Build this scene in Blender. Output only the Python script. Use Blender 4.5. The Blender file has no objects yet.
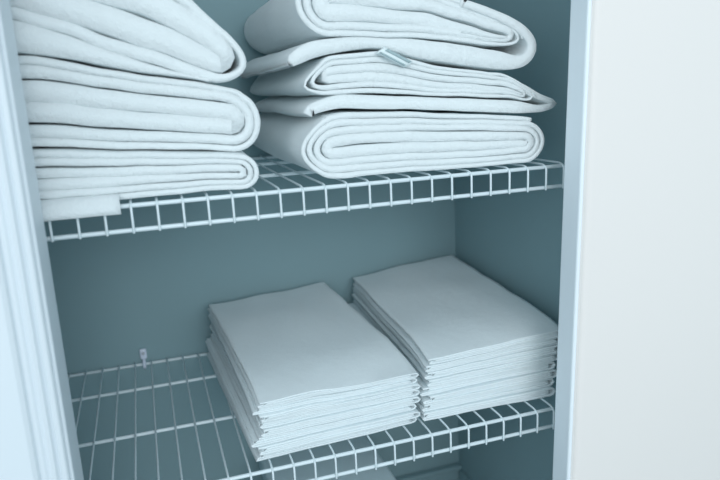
import bpy, bmesh, math, random
from mathutils import Vector, Matrix, noise
random.seed(7)
PI = math.pi
col = bpy.context.scene.collection
ZL = 0.40                    # height of the lower shelf's wires above the floor
ZU = ZL + 0.3264             # upper shelf
XU = 0.0075                  # sideways offset of the upper shelf's wires
PITCH = 0.0254               # wire spacing
WALL_L, WALL_R, WALL_B = -0.275, 0.618, 0.4055
Y_IN, Y_OUT = -0.035, -0.090  # inner and outer face of the front wall
OPEN_L, OPEN_R, OPEN_H = -0.0185, 0.540, 2.03

# ------------------------------------------------------------------ camera
FPX = 664.3313
CAM = Vector((0.07456651, -0.70332426, 0.43044682 + ZL))
RR = ((0.9481370706, 0.2970778173, 0.1130524916),
      (-0.3144079964, 0.9288008876, 0.1961543347),
      (-0.0467301529, -0.2215258036, 0.9740341940))   # columns: right, forward, up
cd = bpy.data.cameras.new('camera')
cam = bpy.data.objects.new('camera', cd)
col.objects.link(cam)
m = Matrix.Identity(4)
for r in range(3):
    m[r][0], m[r][1], m[r][2], m[r][3] = RR[r][0], RR[r][2], -RR[r][1], CAM[r]
cam.matrix_world = m
cd.sensor_width = 36.0
cd.lens = FPX / 720 * 36.0
cd.clip_start = 0.01
cd.dof.use_dof = True
cd.dof.focus_distance = 0.82
cd.dof.aperture_fstop = 4.0
bpy.context.scene.camera = cam


def ray_y(y, a, b):
    """x, z of the point at depth y that the photograph shows at (a, b)."""
    d = [RR[r][0] * (a - 360) / FPX + RR[r][1] - RR[r][2] * (b - 240) / FPX for r in range(3)]
    t = (y - CAM[1]) / d[1]
    return (CAM[0] + t * d[0], CAM[2] + t * d[2])


# ------------------------------------------------------------------ materials
def mat(name, color, rough=0.7, bump=None, spec=0.3, var=0.0, var_scale=8.0, sheen=0.0):
    mt = bpy.data.materials.new(name)
    mt.use_nodes = True
    nt = mt.node_tree
    b = nt.nodes['Principled BSDF']
    b.inputs['Base Color'].default_value = (*color, 1)
    b.inputs['Roughness'].default_value = rough
    b.inputs['Specular IOR Level'].default_value = spec
    if sheen:
        b.inputs['Sheen Weight'].default_value = sheen
        b.inputs['Sheen Roughness'].default_value = 0.6
    tc = nt.nodes.new('ShaderNodeTexCoord')
    if var:
        n = nt.nodes.new('ShaderNodeTexNoise')
        n.inputs['Scale'].default_value = var_scale
        n.inputs['Detail'].default_value = 4
        mx = nt.nodes.new('ShaderNodeMixRGB')
        mx.inputs[1].default_value = (*[c * (1 - var) for c in color], 1)
        mx.inputs[2].default_value = (*[min(1, c * (1 + var)) for c in color], 1)
        nt.links.new(tc.outputs['Object'], n.inputs['Vector'])
        nt.links.new(n.outputs['Fac'], mx.inputs[0])
        nt.links.new(mx.outputs[0], b.inputs['Base Color'])
    if bump:
        prev = None
        for scale, strength, dist in bump:
            n = nt.nodes.new('ShaderNodeTexNoise')
            n.inputs['Scale'].default_value = scale
            n.inputs['Detail'].default_value = 3
            bp = nt.nodes.new('ShaderNodeBump')
            bp.inputs['Strength'].default_value = strength
            bp.inputs['Distance'].default_value = dist
            nt.links.new(tc.outputs['Object'], n.inputs['Vector'])
            nt.links.new(n.outputs['Fac'], bp.inputs['Height'])
            if prev:
                nt.links.new(prev.outputs[0], bp.inputs['Normal'])
            prev = bp
        nt.links.new(prev.outputs[0], b.inputs['Normal'])
    return mt


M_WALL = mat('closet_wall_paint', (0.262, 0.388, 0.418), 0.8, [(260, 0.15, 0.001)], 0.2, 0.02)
M_ROOM = mat('room_wall_paint', (0.76, 0.82, 0.88), 0.75, [(260, 0.1, 0.001)], 0.2)
M_TRIM = mat('painted_trim', (0.72, 0.78, 0.82), 0.45, [(40, 0.06, 0.001)], 0.35)
M_DOOR = mat('painted_door', (0.84, 0.795, 0.76), 0.5, [(30, 0.05, 0.001)], 0.3)
M_EDGE_LIT = mat('door_edge_lit', (0.86, 0.92, 0.96), 0.5, None, 0.3)  # brighter, bluer than the door: light on its edge painted in
M_FLOOR = mat('floor_vinyl', (0.30, 0.37, 0.39), 0.6, None, 0.3, 0.1, 14)
M_WIRE = mat('white_coated_wire', (0.72, 0.81, 0.84), 0.35, None, 0.5)
M_TERRY = mat('terry_cloth', (0.82, 0.875, 0.885), 0.95, [(900, 0.6, 0.002), (170, 0.4, 0.003)], 0.1, 0.02, 30, 0.3)
M_CLOTH = mat('woven_cotton', (0.80, 0.868, 0.888), 0.9, [(1300, 0.35, 0.001), (90, 0.2, 0.003)], 0.1, 0.02, 25, 0.2)
M_CLIP = mat('white_plastic', (0.72, 0.78, 0.90), 0.4, None, 0.5)
M_SCREW = mat('screw_metal', (0.50, 0.54, 0.60), 0.35, None, 0.5)
M_BOX = mat('pale_box', (0.66, 0.80, 0.84), 0.6, [(60, 0.05, 0.001)], 0.3)
M_TAG = mat('label_satin', (0.78, 0.87, 0.88), 0.6, None, 0.3)
M_TAGINK = mat('label_ink', (0.36, 0.47, 0.49), 0.7, [(500, 0.3, 0.0005)], 0.2, 0.35, 420)


# ------------------------------------------------------------------ helpers
def link(name, bm, material, parent=None, loc=(0, 0, 0), smooth=True):
    me = bpy.data.meshes.new(name)
    bmesh.ops.recalc_face_normals(bm, faces=bm.faces)
    bm.to_mesh(me)
    bm.free()
    me.materials.append(material)
    if smooth:
        for p in me.polygons:
            p.use_smooth = True
    o = bpy.data.objects.new(name, me)
    col.objects.link(o)
    o.location = loc
    if parent:
        o.parent = parent
    return o


def tag(o, label=None, cat=None, group=None, kind=None):
    for k, v in (('label', label), ('category', cat), ('group', group), ('kind', kind)):
        if v:
            o[k] = v
    return o


def empty(name, loc):
    o = bpy.data.objects.new(name, None)
    o.empty_display_size = 0.05
    col.objects.link(o)
    o.location = loc
    return o


def box(bm, x0, x1, y0, y1, z0, z1, bev=0.0, seg=2):
    r = bmesh.ops.create_cube(bm, size=1)
    vs = r['verts']
    for v in vs:
        v.co = Vector((x0 + (v.co.x + .5) * (x1 - x0), y0 + (v.co.y + .5) * (y1 - y0), z0 + (v.co.z + .5) * (z1 - z0)))
    if bev:
        es = list({e for v in vs for e in v.link_edges})
        bmesh.ops.bevel(bm, geom=es, offset=bev, segments=seg, profile=0.5, affect='EDGES')


def tube(bm, pts, r, n=10):
    pts = [Vector(p) for p in pts]
    rings = []
    side = None
    for i, p in enumerate(pts):
        a = pts[max(i - 1, 0)]
        b = pts[min(i + 1, len(pts) - 1)]
        t = (b - a).normalized()
        if side is None:
            side = t.orthogonal().normalized()
        side = (side - t * side.dot(t)).normalized()
        up = t.cross(side)
        rings.append([p + (side * math.cos(2 * PI * k / n) + up * math.sin(2 * PI * k / n)) * r for k in range(n)])
    # rounded ends
    def cap(ring, c, d):
        return [[c + (q - c) * 0.7 + d * r * 0.7 for q in ring]]
    t0 = (pts[0] - pts[1]).normalized()
    t1 = (pts[-1] - pts[-2]).normalized()
    rings = cap(rings[0], pts[0], t0) + rings + cap(rings[-1], pts[-1], t1)
    vr = [[bm.verts.new(q) for q in ring] for ring in rings]
    for A, B in zip(vr, vr[1:]):
        for k in range(n):
            bm.faces.new((A[k], A[(k + 1) % n], B[(k + 1) % n], B[k]))
    bm.faces.new(vr[0])
    bm.faces.new(vr[-1])


def nvec(p):
    return Vector((noise.noise(p), noise.noise(p + Vector((31.7, 5.2, 11.9))), noise.noise(p + Vector((7.3, 47.1, 23.6)))))


def lerp_tab(tab, x):
    """Piecewise smooth interpolation in a table of (x, value)."""
    if x <= tab[0][0]:
        return tab[0][1]
    for (a, va), (b, vb) in zip(tab, tab[1:]):
        if x <= b:
            t = (x - a) / (b - a)
            t = t * t * (3 - 2 * t) * 0.5 + t * 0.5
            return va + (vb - va) * t
    return tab[-1][1]


def resample(pts, ds):
    """Catmull-Rom through pts [(x, z, halfwidth)], evenly spaced by ds."""
    P = [pts[0]] + list(pts) + [pts[-1]]
    dense = []
    for i in range(1, len(P) - 2):
        p0, p1, p2, p3 = P[i - 1], P[i], P[i + 1], P[i + 2]
        L = math.hypot(p2[0] - p1[0], p2[1] - p1[1])
        n = max(2, int(L / ds * 3))
        for k in range(n):
            t = k / n
            dense.append(tuple(0.5 * (2 * p1[c] + (p2[c] - p0[c]) * t + (2 * p0[c] - 5 * p1[c] + 4 * p2[c] - p3[c]) * t * t
                                      + (3 * p1[c] - p0[c] - 3 * p2[c] + p3[c]) * t ** 3) for c in range(3)))
    dense.append(tuple(pts[-1]))
    out = [dense[0]]
    acc = 0.0
    for a, b in zip(dense, dense[1:]):
        acc += math.hypot(b[0] - a[0], b[1] - a[1])
        if acc >= ds:
            out.append(b)
            acc = 0.0
    if math.hypot(out[-1][0] - dense[-1][0], out[-1][1] - dense[-1][1]) > ds * 0.3:
        out.append(dense[-1])
    return out


def ribbon(bm, pts, y0, y1, seed=0, ds=0.004, ny=12, warp=None, amp=0.0028, freq=11.0, edge=0.002, pinch=.88):
    """A sheet of cloth seen end-on along pts (x, z, half thickness), running from y0 to y1, soft edges all round."""
    pts = resample(pts, ds)
    N = len(pts)
    nor = []
    for i in range(N):
        a, b = pts[max(i - 1, 0)], pts[min(i + 1, N - 1)]
        tx, tz = b[0] - a[0], b[1] - a[1]
        L = math.hypot(tx, tz) or 1e-9
        nor.append((-tz / L, tx / L, tx / L, tz / L))
    r = max(p[2] for p in pts)
    ys = [(r * o, q) for o, q in ((0.0, pinch), (0.10, pinch + (1 - pinch) * .45), (0.32, pinch + (1 - pinch) * .8), (0.8, 1.0))]
    sl = [(y0 + o, s) for o, s in ys]
    sl += [(y0 + r + (y1 - y0 - 2 * r) * (k + 1) / ny, 1.0) for k in range(ny - 1)]
    sl += [(y1 - o, s) for o, s in reversed(ys)]
    off = Vector((3.17, 1.31, 7.7))
    rows = []
    for (y, s) in sl:
        loop = []
        def put(x, z, i, s=s, y=y, loop=loop):
            e = noise.noise(Vector((i * ds * 9, seed * 5.3, 0.0))) * edge
            wy = (1 - (y - y0) / (y1 - y0))
            yy = y + e * (1 if wy > 0.5 else -1)
            p = Vector((x, yy, z))
            if warp:
                p = warp(p)
            d = nvec(p * freq + off) * amp + nvec(p * freq * 3.3 + off) * amp * .3
            d.y *= 0.6
            loop.append(bm.verts.new(p + d))
        for i in range(N):
            h = pts[i][2] * s
            put(pts[i][0] + nor[i][0] * h, pts[i][1] + nor[i][1] * h, i)
        h = pts[-1][2] * s
        for a in (-0.5, 0.5):     # rounded tip
            ca, sa = math.cos(a * PI / 2), -math.sin(a * PI / 2)
            put(pts[-1][0] + nor[-1][2] * h * ca + nor[-1][0] * h * sa, pts[-1][1] + nor[-1][3] * h * ca + nor[-1][1] * h * sa, N - 1)
        for i in reversed(range(N)):
            h = pts[i][2] * s
            put(pts[i][0] - nor[i][0] * h, pts[i][1] - nor[i][1] * h, i)
        h = pts[0][2] * s
        for a in (-0.5, 0.5):
            ca, sa = math.cos(a * PI / 2), math.sin(a * PI / 2)
            put(pts[0][0] - nor[0][2] * h * ca - nor[0][0] * h * (-a / abs(a)) * -abs(sa), pts[0][1] - nor[0][3] * h * ca - nor[0][1] * h * (-a / abs(a)) * -abs(sa), 0)
        rows.append(loop)
    M = len(rows[0])
    for A, B in zip(rows, rows[1:]):
        for k in range(M):
            bm.faces.new((A[k], A[(k + 1) % M], B[(k + 1) % M], B[k]))
    for A in (rows[0], rows[-1]):
        for i in range(N - 1):
            bm.faces.new((A[i], A[i + 1], A[2 * N + 2 - i - 1], A[2 * N + 2 - i]))
        bm.faces.new((A[N - 1], A[N], A[N + 1], A[N + 2]))
        bm.faces.new((A[2 * N + 1], A[2 * N + 2], A[2 * N + 3], A[0]))


def spiral(xl, xr, rl, rr, ws, q0, top, bot, seed=0, fat=1.02, short=0.12, slit=0.0):
    """A towel folded round and round, as points (x, z, half thickness): q runs bottom > right end > top > left end.
    ws lists the half thickness of each turn as a share of half the towel's height."""
    rs = [1 - ws[0]]
    for a, b in zip(ws, ws[1:]):
        rs.append(rs[-1] - a - b)
    pts = []
    q = q0
    while q < q0 + (len(ws) - short) * 4:
        seg = int(math.floor(q)) % 4
        f = q - math.floor(q)
        tq = (q - q0) / 4
        k = int(math.floor(tq))
        k2 = min(k + 1, len(ws) - 1)
        fr = min(1, max(0, (tq - k - .68) / .30))
        fr = fr * fr * (3 - 2 * fr)
        r = rs[k] + (rs[k2] - rs[k]) * fr
        wn = ws[k] + (ws[k2] - ws[k]) * fr
        r += wn * 0.28 * noise.noise(Vector((q * 1.7, seed * 4.1, 2.2))) * min(1, max(0, q - q0 - 2.5))
        wn *= 1 + .08 * noise.noise(Vector((q * 3.1, seed * 2.7, 9.1)))
        if slit and k == len(ws) - 1:
            wn *= 1 - slit * max(0, noise.noise(Vector((q * 4.0, seed * 1.9, 5.5))) + .2)
        XL, XR = xl + rl, xr - rr
        if seg == 0:
            X, v = XL + (XR - XL) * f, -r
        elif seg == 1:
            a = -PI / 2 + PI * f
            X, v = XR + r * rr * math.cos(a), r * math.sin(a)
        elif seg == 2:
            X, v = XR + (XL - XR) * f, r
        else:
            a = PI / 2 + PI * f
            X, v = XL + r * rl * math.cos(a), r * math.sin(a)
        zt, zb = lerp_tab(top, X), lerp_tab(bot, X)
        half = (zt - zb) / 2
        pts.append((X, (zt + zb) / 2 + v * half, wn * half * fat))
        q += (1 / 9) if seg in (1, 3) else 0.07
    n = len(pts)
    pts = [(x, z, h * (.45 + .55 * min(1, (n - 1 - i) / 5))) for i, (x, z, h) in enumerate(pts)]
    return pts


# ------------------------------------------------------------------ the setting
def struct(name, bm, mt, smooth=False):
    return tag(link(name, bm, mt, smooth=smooth), kind='structure')


ROOM_L, ROOM_R, ROOM_F, CEIL = -1.6, 1.7, -3.2, 2.44
bm = bmesh.new(); box(bm, ROOM_L, ROOM_R, ROOM_F, WALL_B + .1, -0.05, 0); struct('floor', bm, M_FLOOR)
bm = bmesh.new(); box(bm, WALL_L - .1, WALL_R + .1, Y_OUT, WALL_B + .1, CEIL, CEIL + .05); struct('ceiling', bm, M_WALL)
bm = bmesh.new(); box(bm, WALL_L - .1, WALL_R + .1, WALL_B, WALL_B + .1, 0, CEIL); struct('wall_back', bm, M_WALL)
bm = bmesh.new(); box(bm, WALL_L - .1, WALL_L, Y_IN, WALL_B, 0, CEIL); struct('wall_left', bm, M_WALL)
bm = bmesh.new(); box(bm, WALL_R, WALL_R + .1, Y_IN, WALL_B, 0, CEIL); struct('wall_right', bm, M_WALL)
bm = bmesh.new()
box(bm, ROOM_L, OPEN_L - .016, Y_OUT, Y_IN, 0, CEIL)
box(bm, WALL_R + .1, ROOM_R, Y_IN, Y_IN + .1, 0, CEIL)
box(bm, OPEN_L - .016, ROOM_R, Y_OUT, Y_IN, OPEN_H + .016, CEIL)
struct('wall_front', bm, M_ROOM)
# door jambs (left, head, right) lining the opening
bm = bmesh.new()
box(bm, OPEN_L - .016, OPEN_L, Y_OUT - .001, Y_IN + .001, 0, OPEN_H, .0015)
struct('trim_1', bm, M_TRIM)
bm = bmesh.new()
box(bm, OPEN_L, WALL_R + .1, Y_OUT - .001, Y_IN - .001, OPEN_H, OPEN_H + .016, .0015)
struct('trim_2', bm, M_TRIM)


def casing(bm, x_in, sgn, z0, z1):
    """Stepped moulding; profile runs outward from the opening (distance from opening, projection from wall)."""
    prof = [(0, 0), (0, .006), (.0015, .008), (.005, .009), (.0065, .0075), (.008, .009), (.0095, .0115), (.0125, .0125), (.0155, .0105),
            (.018, .0125), (.0215, .0125), (.0235, .0165), (.027, .0185), (.066, .0190), (.069, .016), (.069, 0)]
    rows = []
    for z in (z0, z1):
        rows.append([bm.verts.new((x_in - sgn * d, Y_OUT - p - .001, z)) for d, p in prof])
    n = len(prof)
    for k in range(n):
        bm.faces.new((rows[0][k], rows[0][(k + 1) % n], rows[1][(k + 1) % n], rows[1][k]))
    bm.faces.new(rows[0]); bm.faces.new(rows[1])


bm = bmesh.new(); casing(bm, OPEN_L - .003, 1, 0, OPEN_H + .06); struct('trim_3', bm, M_TRIM)
# baseboards inside the closet: board with a small quarter-round ledge on top
def baseboard(name, fn):
    bm = bmesh.new(); fn(bm); struct(name, bm, M_WALL)
baseboard('baseboard_back', lambda bm: (box(bm, WALL_L, WALL_R, WALL_B - .010, WALL_B, 0, .070, .0015), box(bm, WALL_L, WALL_R, WALL_B - .016, WALL_B, .070, .079, .003)))
baseboard('baseboard_right', lambda bm: (box(bm, WALL_R - .008, WALL_R, Y_IN, WALL_B - .016, 0, .070, .0015)))
baseboard('baseboard_left', lambda bm: (box(bm, WALL_L, WALL_L + .010, Y_IN, WALL_B - .016, 0, .079, .0015)))
# the sliding door panel on the right, pushed aside in front of the wall
bm = bmesh.new()
box(bm, OPEN_R + .0025, OPEN_R + .76, Y_IN - .043, Y_IN - .006, .008, OPEN_H - .004, .006, 4)
piv = Vector((OPEN_R, 0, .62))
LEAN = Matrix.Rotation(math.radians(1.15), 3, 'Y')   # hangs slightly out of plumb
bmesh.ops.rotate(bm, cent=piv, matrix=LEAN, verts=bm.verts)
struct('door_1', bm, M_DOOR)
# strip added on the panel's narrow side, its paler colour standing in for light
bm = bmesh.new()
box(bm, OPEN_R - .0025, OPEN_R + .003, Y_IN - .0395, Y_IN - .006, .008, OPEN_H - .004, .003, 3)
bmesh.ops.rotate(bm, cent=piv, matrix=LEAN, verts=bm.verts)
struct('lit_edge_strip', bm, M_EDGE_LIT)
# unseen board added above the view to shade the upper back wall
bm = bmesh.new()
box(bm, WALL_L, WALL_R, .03, WALL_B, 1.215, 1.235, .002)
struct('added_shade_board', bm, M_TRIM)


# ------------------------------------------------------------------ wire shelves
LIP = 0.0252
DEPTHS = (0.0, 0.1514, 0.2992, 0.4003 - .0012)
R_LONG, R_CROSS = 0.0024, 0.0013


def wire_shelf(z, xo, label):
    root = empty('wire_shelf', (0, 0, z))
    tag(root, label, 'shelf', 'white wire shelves in the closet')
    x0, x1 = WALL_L + .003, 22 * PITCH + xo
    for d in DEPTHS:
        bm = bmesh.new()
        tube(bm, [(x0, d, 0), (x1, d, 0)], R_LONG, 12)
        link('long_wire', bm, M_WIRE, root)
    bm = bmesh.new()
    tube(bm, [(x0, -.0005, -LIP), (x1, -.0005, -LIP)], R_LONG, 12)
    link('lip_wire', bm, M_WIRE, root)
    bm = bmesh.new()
    h = R_LONG + R_CROSS * .7
    pts = [(0, DEPTHS[-1] + .001, h)] + [(0, y, h) for y in (.3, .2, .1, .03, .008)]
    pts += [(0, .008 - .0125 * math.sin(a), h - .0125 * .45 * (1 - math.cos(a))) for a in (.3, .6, .9, 1.2, PI / 2)]
    pts += [(0, -.0045, -.008), (0, -.0045, -.016), (0, -.0042, -LIP - .002)]
    tube(bm, pts, R_CROSS, 8)
    first = link('cross_wire', bm, M_WIRE, root, (22 * PITCH + xo - .0004, 0, 0))
    i = 21
    while i * PITCH + xo > WALL_L + .006:
        c = first.copy()
        c.parent = root
        c.location = (i * PITCH + xo, 0, 0)
        col.objects.link(c)
        i -= 1
    return root


wire_shelf(ZL, 0, 'lower white wire shelf carrying the two piles of thin folded cloths')
wire_shelf(ZU, XU, 'upper white wire shelf carrying the thick folded bath towels')

# small clip that holds the lower shelf's back wire to the wall
clip = empty('wall_clip', (0.0395, WALL_B, ZL + .016))
tag(clip, 'small white plastic clip screwed to the back wall above the lower shelf', 'clip')
bm = bmesh.new()
box(bm, -.0055, .0055, -.0065, 0, -.008, .010, .0025, 3)
link('clip_body', bm, M_CLIP, clip)
bm = bmesh.new()
tube(bm, [(0, -.0055 - .0065 * math.cos(a) + .0, -.0155 + .0065 * math.sin(a)) for a in [PI * .62 - k * PI / 9 * 1.25 for k in range(10)]], .0028, 10)
link('hook', bm, M_CLIP, clip)
bm = bmesh.new()
tube(bm, [(0, -.006, .003), (0, -.0080, .003)], .0026, 12)
link('screw', bm, M_SCREW, clip)

# pale box standing on the closet floor, seen through the lower shelf
bx = empty('storage_box', (0.306, 0.235, 0))
tag(bx, 'pale lidded box on the closet floor below the lower wire shelf', 'box')
bm = bmesh.new(); box(bm, -.092, .092, -.125, .125, 0, .185, .004, 2); link('box_body', bm, M_BOX, bx)
bm = bmesh.new(); box(bm, -.098, .098, -.132, .132, .185, .220, .006, 3); link('lid', bm, M_BOX, bx)

# ------------------------------------------------------------------ bath towels on the upper shelf
ZS = ZU + R_LONG + R_CROSS * 1.7 + .0022      # top of the cross wires


def pxtab(y, pts, lift=0.0):
    out = []
    for a, b in pts:
        x, z = ray_y(y, a, b)
        out.append((x, z + lift))
    return out


def px(y, pts, h):
    return [(*ray_y(y, a, b), h) for a, b in pts]


def towel(label, group, ribs, material=M_TERRY):
    bm = bmesh.new()
    for k, (pts, y0, y1, kw) in enumerate(ribs):
        ribbon(bm, pts, y0, y1, **kw)
    o = link('bath_towel', bm, material)
    # put the origin at the base
    lo = min(v.co.z for v in o.data.vertices)
    cx = sum(v.co.x for v in o.data.vertices) / len(o.data.vertices)
    cy = sum(v.co.y for v in o.data.vertices) / len(o.data.vertices)
    o.data.transform(Matrix.Translation((-cx, -cy, -lo)))
    o.location = (cx, cy, lo)
    return tag(o, label, 'towel', group)


YA, YB = 0.012, 0.375
FA = 0.015
flat = [(-.3, ZS), (.6, ZS)]
GL, GR = 'bath towels stacked on the left of the upper shelf', 'bath towels stacked on the right of the upper shelf'

# left pile
a1_top = [(-.25, ZU + .062), (-.0191, ZU + .0602), (.0764, ZU + .0535), (.1329, ZU + .0475), (.18, ZU + .0445)]
sp = spiral(-.235, .1925, .02, .021, (.14, .15, .21), .68, a1_top, flat, seed=1, slit=.25)
towel('bottom towel of the left pile on the upper shelf, lying on the wires', GL, [(sp, YA - .011, YB, dict(seed=1))])

a2_bot = [(x, z + .0022) for x, z in a1_top[:-1]] + [(.20, ZU + .0420)]
a2_top = [(-.25, ZU + .176), (-.0194, ZU + .151), (.0454, ZU + .1358), (.0915, ZU + .1275), (.1551, ZU + .1180), (.1850, ZU + .1090)]
sp = spiral(-.24, .2005, .03, .033, (.10, .15, .25), 3.9, a2_top, a2_bot, seed=2, slit=.15)
towel('middle towel of the left pile on the upper shelf, wide rolled right fold', GL, [(sp, YA + .002, YB, dict(seed=2))])

a3_bot = [(-.25, ZU + .205), (-.0231, ZU + .1845), (.0137, ZU + .1695), (.054, ZU + .1527), (.0926, ZU + .1385), (.1531, ZU + .1195), (.20, ZU + .112)]
a3_top = [(-.25, ZU + .275), (-.0231, ZU + .262), (.054, ZU + .240), (.1000, ZU + .2240), (.1379, ZU + .1990), (.165, ZU + .172), (.20, ZU + .150)]
wedge = []
for x in (-.22, -.15, -.08, -.03, .01, .05, .09, .125, .15):
    lo, hi = lerp_tab(a2_top, x) + .0022, lerp_tab(a3_bot, x)
    wedge.append((x, (lo + hi) / 2, max(.0012, (hi - lo) / 2)))
sp = spiral(-.24, .1900, .03, .034, (.15, .35), 3.9, a3_top, a3_bot, seed=3, slit=.2, short=.2)
towel('top towel of the left pile on the upper shelf, drooping to the right', GL, [(sp, YA - .002, YB, dict(seed=3)), (wedge, YA - .003, YB - .02, dict(seed=9))])

# right pile
YC = 0.016
b1_top = [(.2, ZU + .066), (.2432, ZU + .0685), (.2839, ZU + .0803), (.36, ZU + .0765), (.4247, ZU + .0714), (.533, ZU + .0605), (.6, ZU + .056)]
b1_bot = [(.2, ZS + .012), (.245, ZS + .008), (.285, ZS), (.52, ZS), (.6, ZS + .006)]
sp = spiral(.2375, .5490, .036, .034, (.09, .11, .12, .18), 1.9, b1_top, b1_bot, seed=4, slit=.1)
towel('bottom towel of the right pile on the upper shelf, rounded at both ends', GR, [(sp, YC - .013, YB, dict(seed=4))])

b2_bot = [(.2, ZU + .0755), (.2839, ZU + .0822), (.36, ZU + .0785), (.4247, ZU + .0735), (.533, ZU + .0625), (.575, ZU + .0645)]
b2_top = [(.2, ZU + .118), (.2468, ZU + .1216), (.2817, ZU + .1415), (.3376, ZU + .1440), (.4257, ZU + .1240), (.4913, ZU + .1145), (.5326, ZU + .0945), (.575, ZU + .0700)]
mid2 = [(x, lerp_tab(b2_bot, x) + .018 - max(0, x - .5) * .16) for x in (.2, .26, .30, .36, .42, .5, .54, .58)]
sp = spiral(.2455, .545, .034, .026, (.12, .15, .23), 1.6, b2_top, mid2, seed=5, slit=.1)
tail = [(.255, ZU + .0815, .0055), (.2515, ZU + .0805, .0060), (.262, ZU + .0865, .0065), (.29, ZU + .0920, .0075)]
tail += [(x, lerp_tab(b2_bot, x) + .0085, .0076) for x in (.33, .39, .45, .51)]
tail += [(.545, ZU + .0690, .0045), (.562, ZU + .0715, .0040), (.5685, ZU + .0745, .0036), (.562, ZU + .0775, .0036), (.545, ZU + .0840, .004), (.525, ZU + .0935, .005), (.50, ZU + .104, .005)]
t_b2 = towel('middle towel of the right pile on the upper shelf, pointed right end', GR, [(sp, YC - .001, YB, dict(seed=5)), (tail, YC, YB - .01, dict(seed=6))])

b3_bot = [(.2, ZU + .122), (.235, ZU + .1245), (.2583, ZU + .1330), (.2817, ZU + .1435), (.3376, ZU + .1462), (.4256, ZU + .1265), (.5117, ZU + .1175), (.56, ZU + .1175)]
b3_mid = [(.2, ZU + .166), (.2862, ZU + .1615), (.3827, ZU + .1580), (.4846, ZU + .1440), (.54, ZU + .143)]
b3_top = [(.2, ZU + .232), (.30, ZU + .232), (.39, ZU + .215), (.446, ZU + .1990), (.4913, ZU + .1850), (.52, ZU + .170), (.56, ZU + .150)]
sp = spiral(.2465, .522, .038, .024, (.10, .13, .27), 1.5, [(x, z - .006 * max(0, min(1, (x - .40) / .08))) for x, z in b3_top], b3_mid, seed=7, slit=.1)
wrap = [(.2365, ZU + .1335, .0050), (.2420, ZU + .1385, .0075), (.262, ZU + .1480, .0090)]
wrap += [(x, (lerp_tab(b3_bot, x) + lerp_tab(b3_mid, x)) / 2, (lerp_tab(b3_mid, x) - lerp_tab(b3_bot, x)) * .46) for x in (.30, .34, .39, .44)]
wrap += [(.485, ZU + .1300, .0110), (.512, ZU + .1270, .0085), (.526, ZU + .1320, .0072), (.5325, ZU + .1430, .0065), (.528, ZU + .1550, .0060), (.512, ZU + .1680, .0058), (.48, ZU + .1820, .005), (.44, ZU + .1945, .005)]
towel('top towel of the right pile on the upper shelf, above the sewn-in label', GR, [(sp, YC + .001, YB, dict(seed=7)), (wrap, YC - .001, YB - .01, dict(seed=8))])

# sewn-in label of the middle right towel
bm = bmesh.new()
def strip(bm, pts, y, w, th):
    for i in range(len(pts) - 1):
        pass
c = [Vector((x, YC - .006, z)) for x, z in [ray_y(YC - .006, a, b) for a, b in [(377, 51.5), (384, 47), (412.5, 62), (410, 70.5)]]]
u = (c[2] - c[1]); w = (c[0] - c[1]) * 1.25
nrm = Vector((0, -1, 0))
def slip(bm, o, u, w, n, th, bow, nu=10, nw=4):
    F, B = [], []
    for i in range(nu + 1):
        for j in range(nw + 1):
            s, q = i / nu, j / nw
            p = o + u * s + w * q + n * (bow * math.sin(PI * q) + bow * .4 * math.sin(PI * s))
            F.append(bm.verts.new(p + n * th)); B.append(bm.verts.new(p))
    k = nw + 1
    for i in range(nu):
        for j in range(nw):
            a = i * k + j
            bm.faces.new((F[a], F[a + 1], F[a + k + 1], F[a + k])); bm.faces.new((B[a], B[a + k], B[a + k + 1], B[a + 1]))
    for i in range(nu):
        for j in (0, nw):
            a = i * k + j
            bm.faces.new((F[a], F[a + k], B[a + k], B[a]))
    for j in range(nw):
        for i in (0, nu):
            a = i * k + j
            bm.faces.new((F[a], F[a + 1], B[a + 1], B[a]))
base = t_b2.location
slip(bm, c[1] - base, u, w, nrm, .0012, .003)
lab = link('care_label', bm, M_TAG, t_b2)
lab['label'] = 'white sewn-in label with two grey printed bars'
for q0, q1, s0, s1 in ((.08, .42, .10, .93), (.74, .92, .06, .92)):
    bm = bmesh.new()
    slip(bm, c[1] - base + u * s0 + w * q0 + nrm * (.0030 + .003 * math.sin(PI * (q0 + q1) / 2)), u * (s1 - s0), w * (q1 - q0), nrm, .0004, .0006)
    pb = link('printed_bar', bm, M_TAGINK, lab)

# loose corner of the lowest left towel hanging over the shelf's front edge
t = [o for o in col.objects if o.get('label', '').startswith('bottom towel of the left')][0]
bm = bmesh.new()
prof = [(.060, ZS + .003), (.025, ZS + .0035), (.006, ZS + .005), (-.004, ZS + .0045), (-.0088, ZS + .0005), (-.0098, ZS - .007), (-.0100, ZS - .0125)]
F, B = [], []
nx = 26
for k, (y, z) in enumerate(prof):
    a, b = prof[max(k - 1, 0)], prof[min(k + 1, len(prof) - 1)]
    ty, tz = b[0] - a[0], b[1] - a[1]
    L = math.hypot(ty, tz)
    ny_, nz_ = tz / L, -ty / L
    if nz_ < 0 and k < 3: ny_, nz_ = -ny_, -nz_
    for i in range(nx + 1):
        x = -.20 + (.0485 + .20) * i / nx
        dz = .0012 * noise.noise(Vector((x * 30, 3, 1))) + (-.001 if k > 3 else 0) * (1 - i / nx)
        sgn = 1
        F.append(bm.verts.new(Vector((x, y + ny_ * .0017, z + dz + nz_ * .0017)) - t.location))
        B.append(bm.verts.new(Vector((x, y - ny_ * .0017, z + dz - nz_ * .0017)) - t.location))
K = nx + 1
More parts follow.
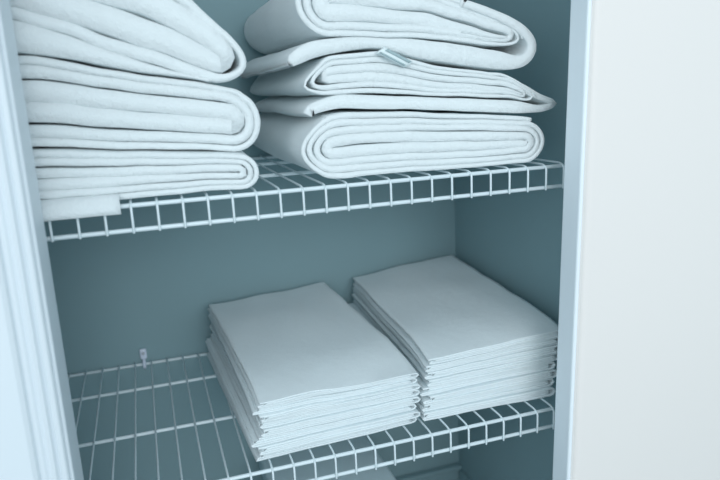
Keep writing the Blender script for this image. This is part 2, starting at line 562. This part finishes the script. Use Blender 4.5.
for k in range(len(prof) - 1):
    for i in range(nx):
        a = k * K + i
        bm.faces.new((F[a], F[a + 1], F[a + K + 1], F[a + K])); bm.faces.new((B[a], B[a + K], B[a + K + 1], B[a + 1]))
    for i in (0, nx):
        a = k * K + i
        bm.faces.new((F[a], F[a + K], B[a + K], B[a]))
for i in range(nx):
    for k in (0, len(prof) - 1):
        a = k * K + i
        bm.faces.new((F[a], F[a + 1], B[a + 1], B[a]))
o = link('loose_edge', bm, M_TERRY, t)

# ------------------------------------------------------------------ thin folded cloths on the lower shelf
ZC = ZL + R_LONG + R_CROSS * 1.7 + .0006
ORD = ['topmost', 'second from the top', 'third from the top', 'fourth from the top', 'fifth from the top', 'sixth from the top', 'second from the bottom', 'bottommost']


def cloth(i, n, W, D, T, seed, dx, dy, rot, shrink, ox, oy, base_rot, label, group):
    """One cloth folded to four layers; i counts from the bottom; T(u, v) is the pile's height at that place."""
    bm = bmesh.new()
    rnd = random.Random(seed)
    w = W * shrink
    hw = .119
    lay = [.75, .25, -.25, -.75]
    j = [rnd.uniform(-.004, .004) for _ in range(4)]
    ur, ir = .0, .0
    P = []
    def arc(x, v0, v1, rx, sgn, k=5):
        return [(x + sgn * rx * math.sin(PI * t / k), v0 + (v1 - v0) * (1 - math.cos(PI * t / k)) / 2) for t in range(1, k)]
    xr = w / 2
    xl = -w / 2
    nst = 9
    def run(a, b, v):
        return [(a + (b - a) * t / nst, v + .015 * noise.noise(Vector((seed + t * .7, v * 9, 0)))) for t in range(nst + 1)]
    P += run(xl + .003 + j[0], xr - .006, .75)
    P += arc(xr - .006, .75, -.75, .006, 1)
    P += run(xr - .006, xl + .002 + j[1], -.75)
    P += arc(xl + .002 + j[1], -.75, -.25, .0022, -1, 4)
    P += run(xl + .002 + j[1], xr - .011, -.25)
    P += arc(xr - .011, -.25, .25, .003, 1, 4)
    P += run(xr - .011, xl + .004 + j[2], .25)
    tmean = .0105
    pts = [(x, v * tmean / 2, hw * tmean) for x, v in P]
    ca, sa = math.cos(rot), math.sin(rot)
    def warp(p):
        u = p.x / W
        y = p.y
        vn = min(1, max(0, y / D))
        f = p.z / tmean + .5
        a, b = T(u, vn, i / n) + .0004, T(u, vn, (i + 1) / n) - .0004
        z = a + (b - a) * f
        x = p.x + dx
        y = y + dy
        xx, yy = x * ca - (y - D / 2) * sa, x * sa + (y - D / 2) * ca + D / 2
        return Vector((xx, yy, z))
    ribbon(bm, pts, 0, D, seed=seed, ds=.0042, ny=12, warp=warp, amp=.0009, freq=22, edge=.003, pinch=.92)
    o = link('folded_cloth', bm, M_CLOTH)
    lo = min(v.co.z for v in o.data.vertices)
    o.data.transform(Matrix.Translation((0, -D / 2, -lo)))
    o.rotation_euler.z = base_rot
    o.location = (ox, oy + D / 2, ZC + lo)
    return tag(o, label, 'cloth', group)


def heights(hf_l, hf_r, hb_l, hb_r, round_front, mid):
    def T(u, vn, f):
        s = u + .5
        hf, hb = hf_l + (hf_r - hf_l) * s, hb_l + (hb_r - hb_l) * s
        h = hf + (hb - hf) * vn + mid * math.sin(PI * vn)
        k = max(0, 1 - vn / .20)
        h -= round_front * k * k * (f ** 1.5)
        h += .0032 * f * noise.noise(Vector((s * 3.0, vn * 5.5, hf_l * 90)))
        return h * f
    return T


N = 8
T1 = heights(.0855, .080, .089, .097, .0085, .003)
for i in range(N):
    f = i / (N - 1)
    rnd = random.Random(100 + i)
    k = N - 1 - i
    cloth(i, N, .208, .365, T1, 20 + i, rnd.uniform(-.0022, .0022) - .005 * (1 - f), .002 + rnd.uniform(-.0025, .0025) + (.004 if i == 0 else 0), rnd.uniform(-.009, .009) + .012 * (1 - f) ,
          1 + .02 * (1 - f), (.2630), .0155, math.radians(2.6),
          '%s thin white folded cloth in the left pile on the lower shelf' % ORD[k], 'thin folded cloths in the left pile')
T2 = heights(.092, .105, .100, .118, .008, .000)
for i in range(N):
    f = i / (N - 1)
    rnd = random.Random(300 + i)
    k = N - 1 - i
    low = (1, 1, .9, .6)[i] if i < 4 else 0
    cloth(i, N, .196, .362, T2, 60 + i, rnd.uniform(-.003, .003) - .014 * low, .002 + rnd.uniform(-.0025, .0025), rnd.uniform(-.008, .008) + .030 * low,
          1, .4975, .023, math.radians(-2.6),
          '%s thin white folded cloth in the right pile on the lower shelf' % ORD[k], 'thin folded cloths in the right pile')

# ------------------------------------------------------------------ light
wd = bpy.data.worlds.new('world'); bpy.context.scene.world = wd
wd.use_nodes = True
bg = wd.node_tree.nodes['Background']
bg.inputs[0].default_value = (0.64, 0.84, 0.95, 1)
bg.inputs[1].default_value = 0.78


def area(name, loc, target, size, energy, color):
    l = bpy.data.lights.new(name, 'AREA')
    l.shape = 'RECTANGLE'; l.size, l.size_y = size
    l.energy = energy; l.color = color
    o = bpy.data.objects.new(name, l); col.objects.link(o)
    o.location = loc
    o.rotation_euler = (Vector(target) - Vector(loc)).to_track_quat('-Z', 'Y').to_euler()
    return o


area('room_window_light', (-.5, -2.2, 1.5), (.25, 0, .75), (4.6, 1.7), 30, (0.97, 0.98, 1.0))
area('added_front_fill', (.25, -2.3, 1.25), (.25, 0, .72), (1.0, .9), 13.5, (0.97, 0.98, 1.0))  # added frontal fill that brightens the gap between piles and the cloth sides

cy = bpy.context.scene.cycles
cy.max_bounces = 16
cy.diffuse_bounces = 10
vs = bpy.context.scene.view_settings
vs.view_transform = 'Standard'
vs.look = 'None'
vs.gamma = 1
vs.use_curve_mapping = False
vs.exposure = 0.0
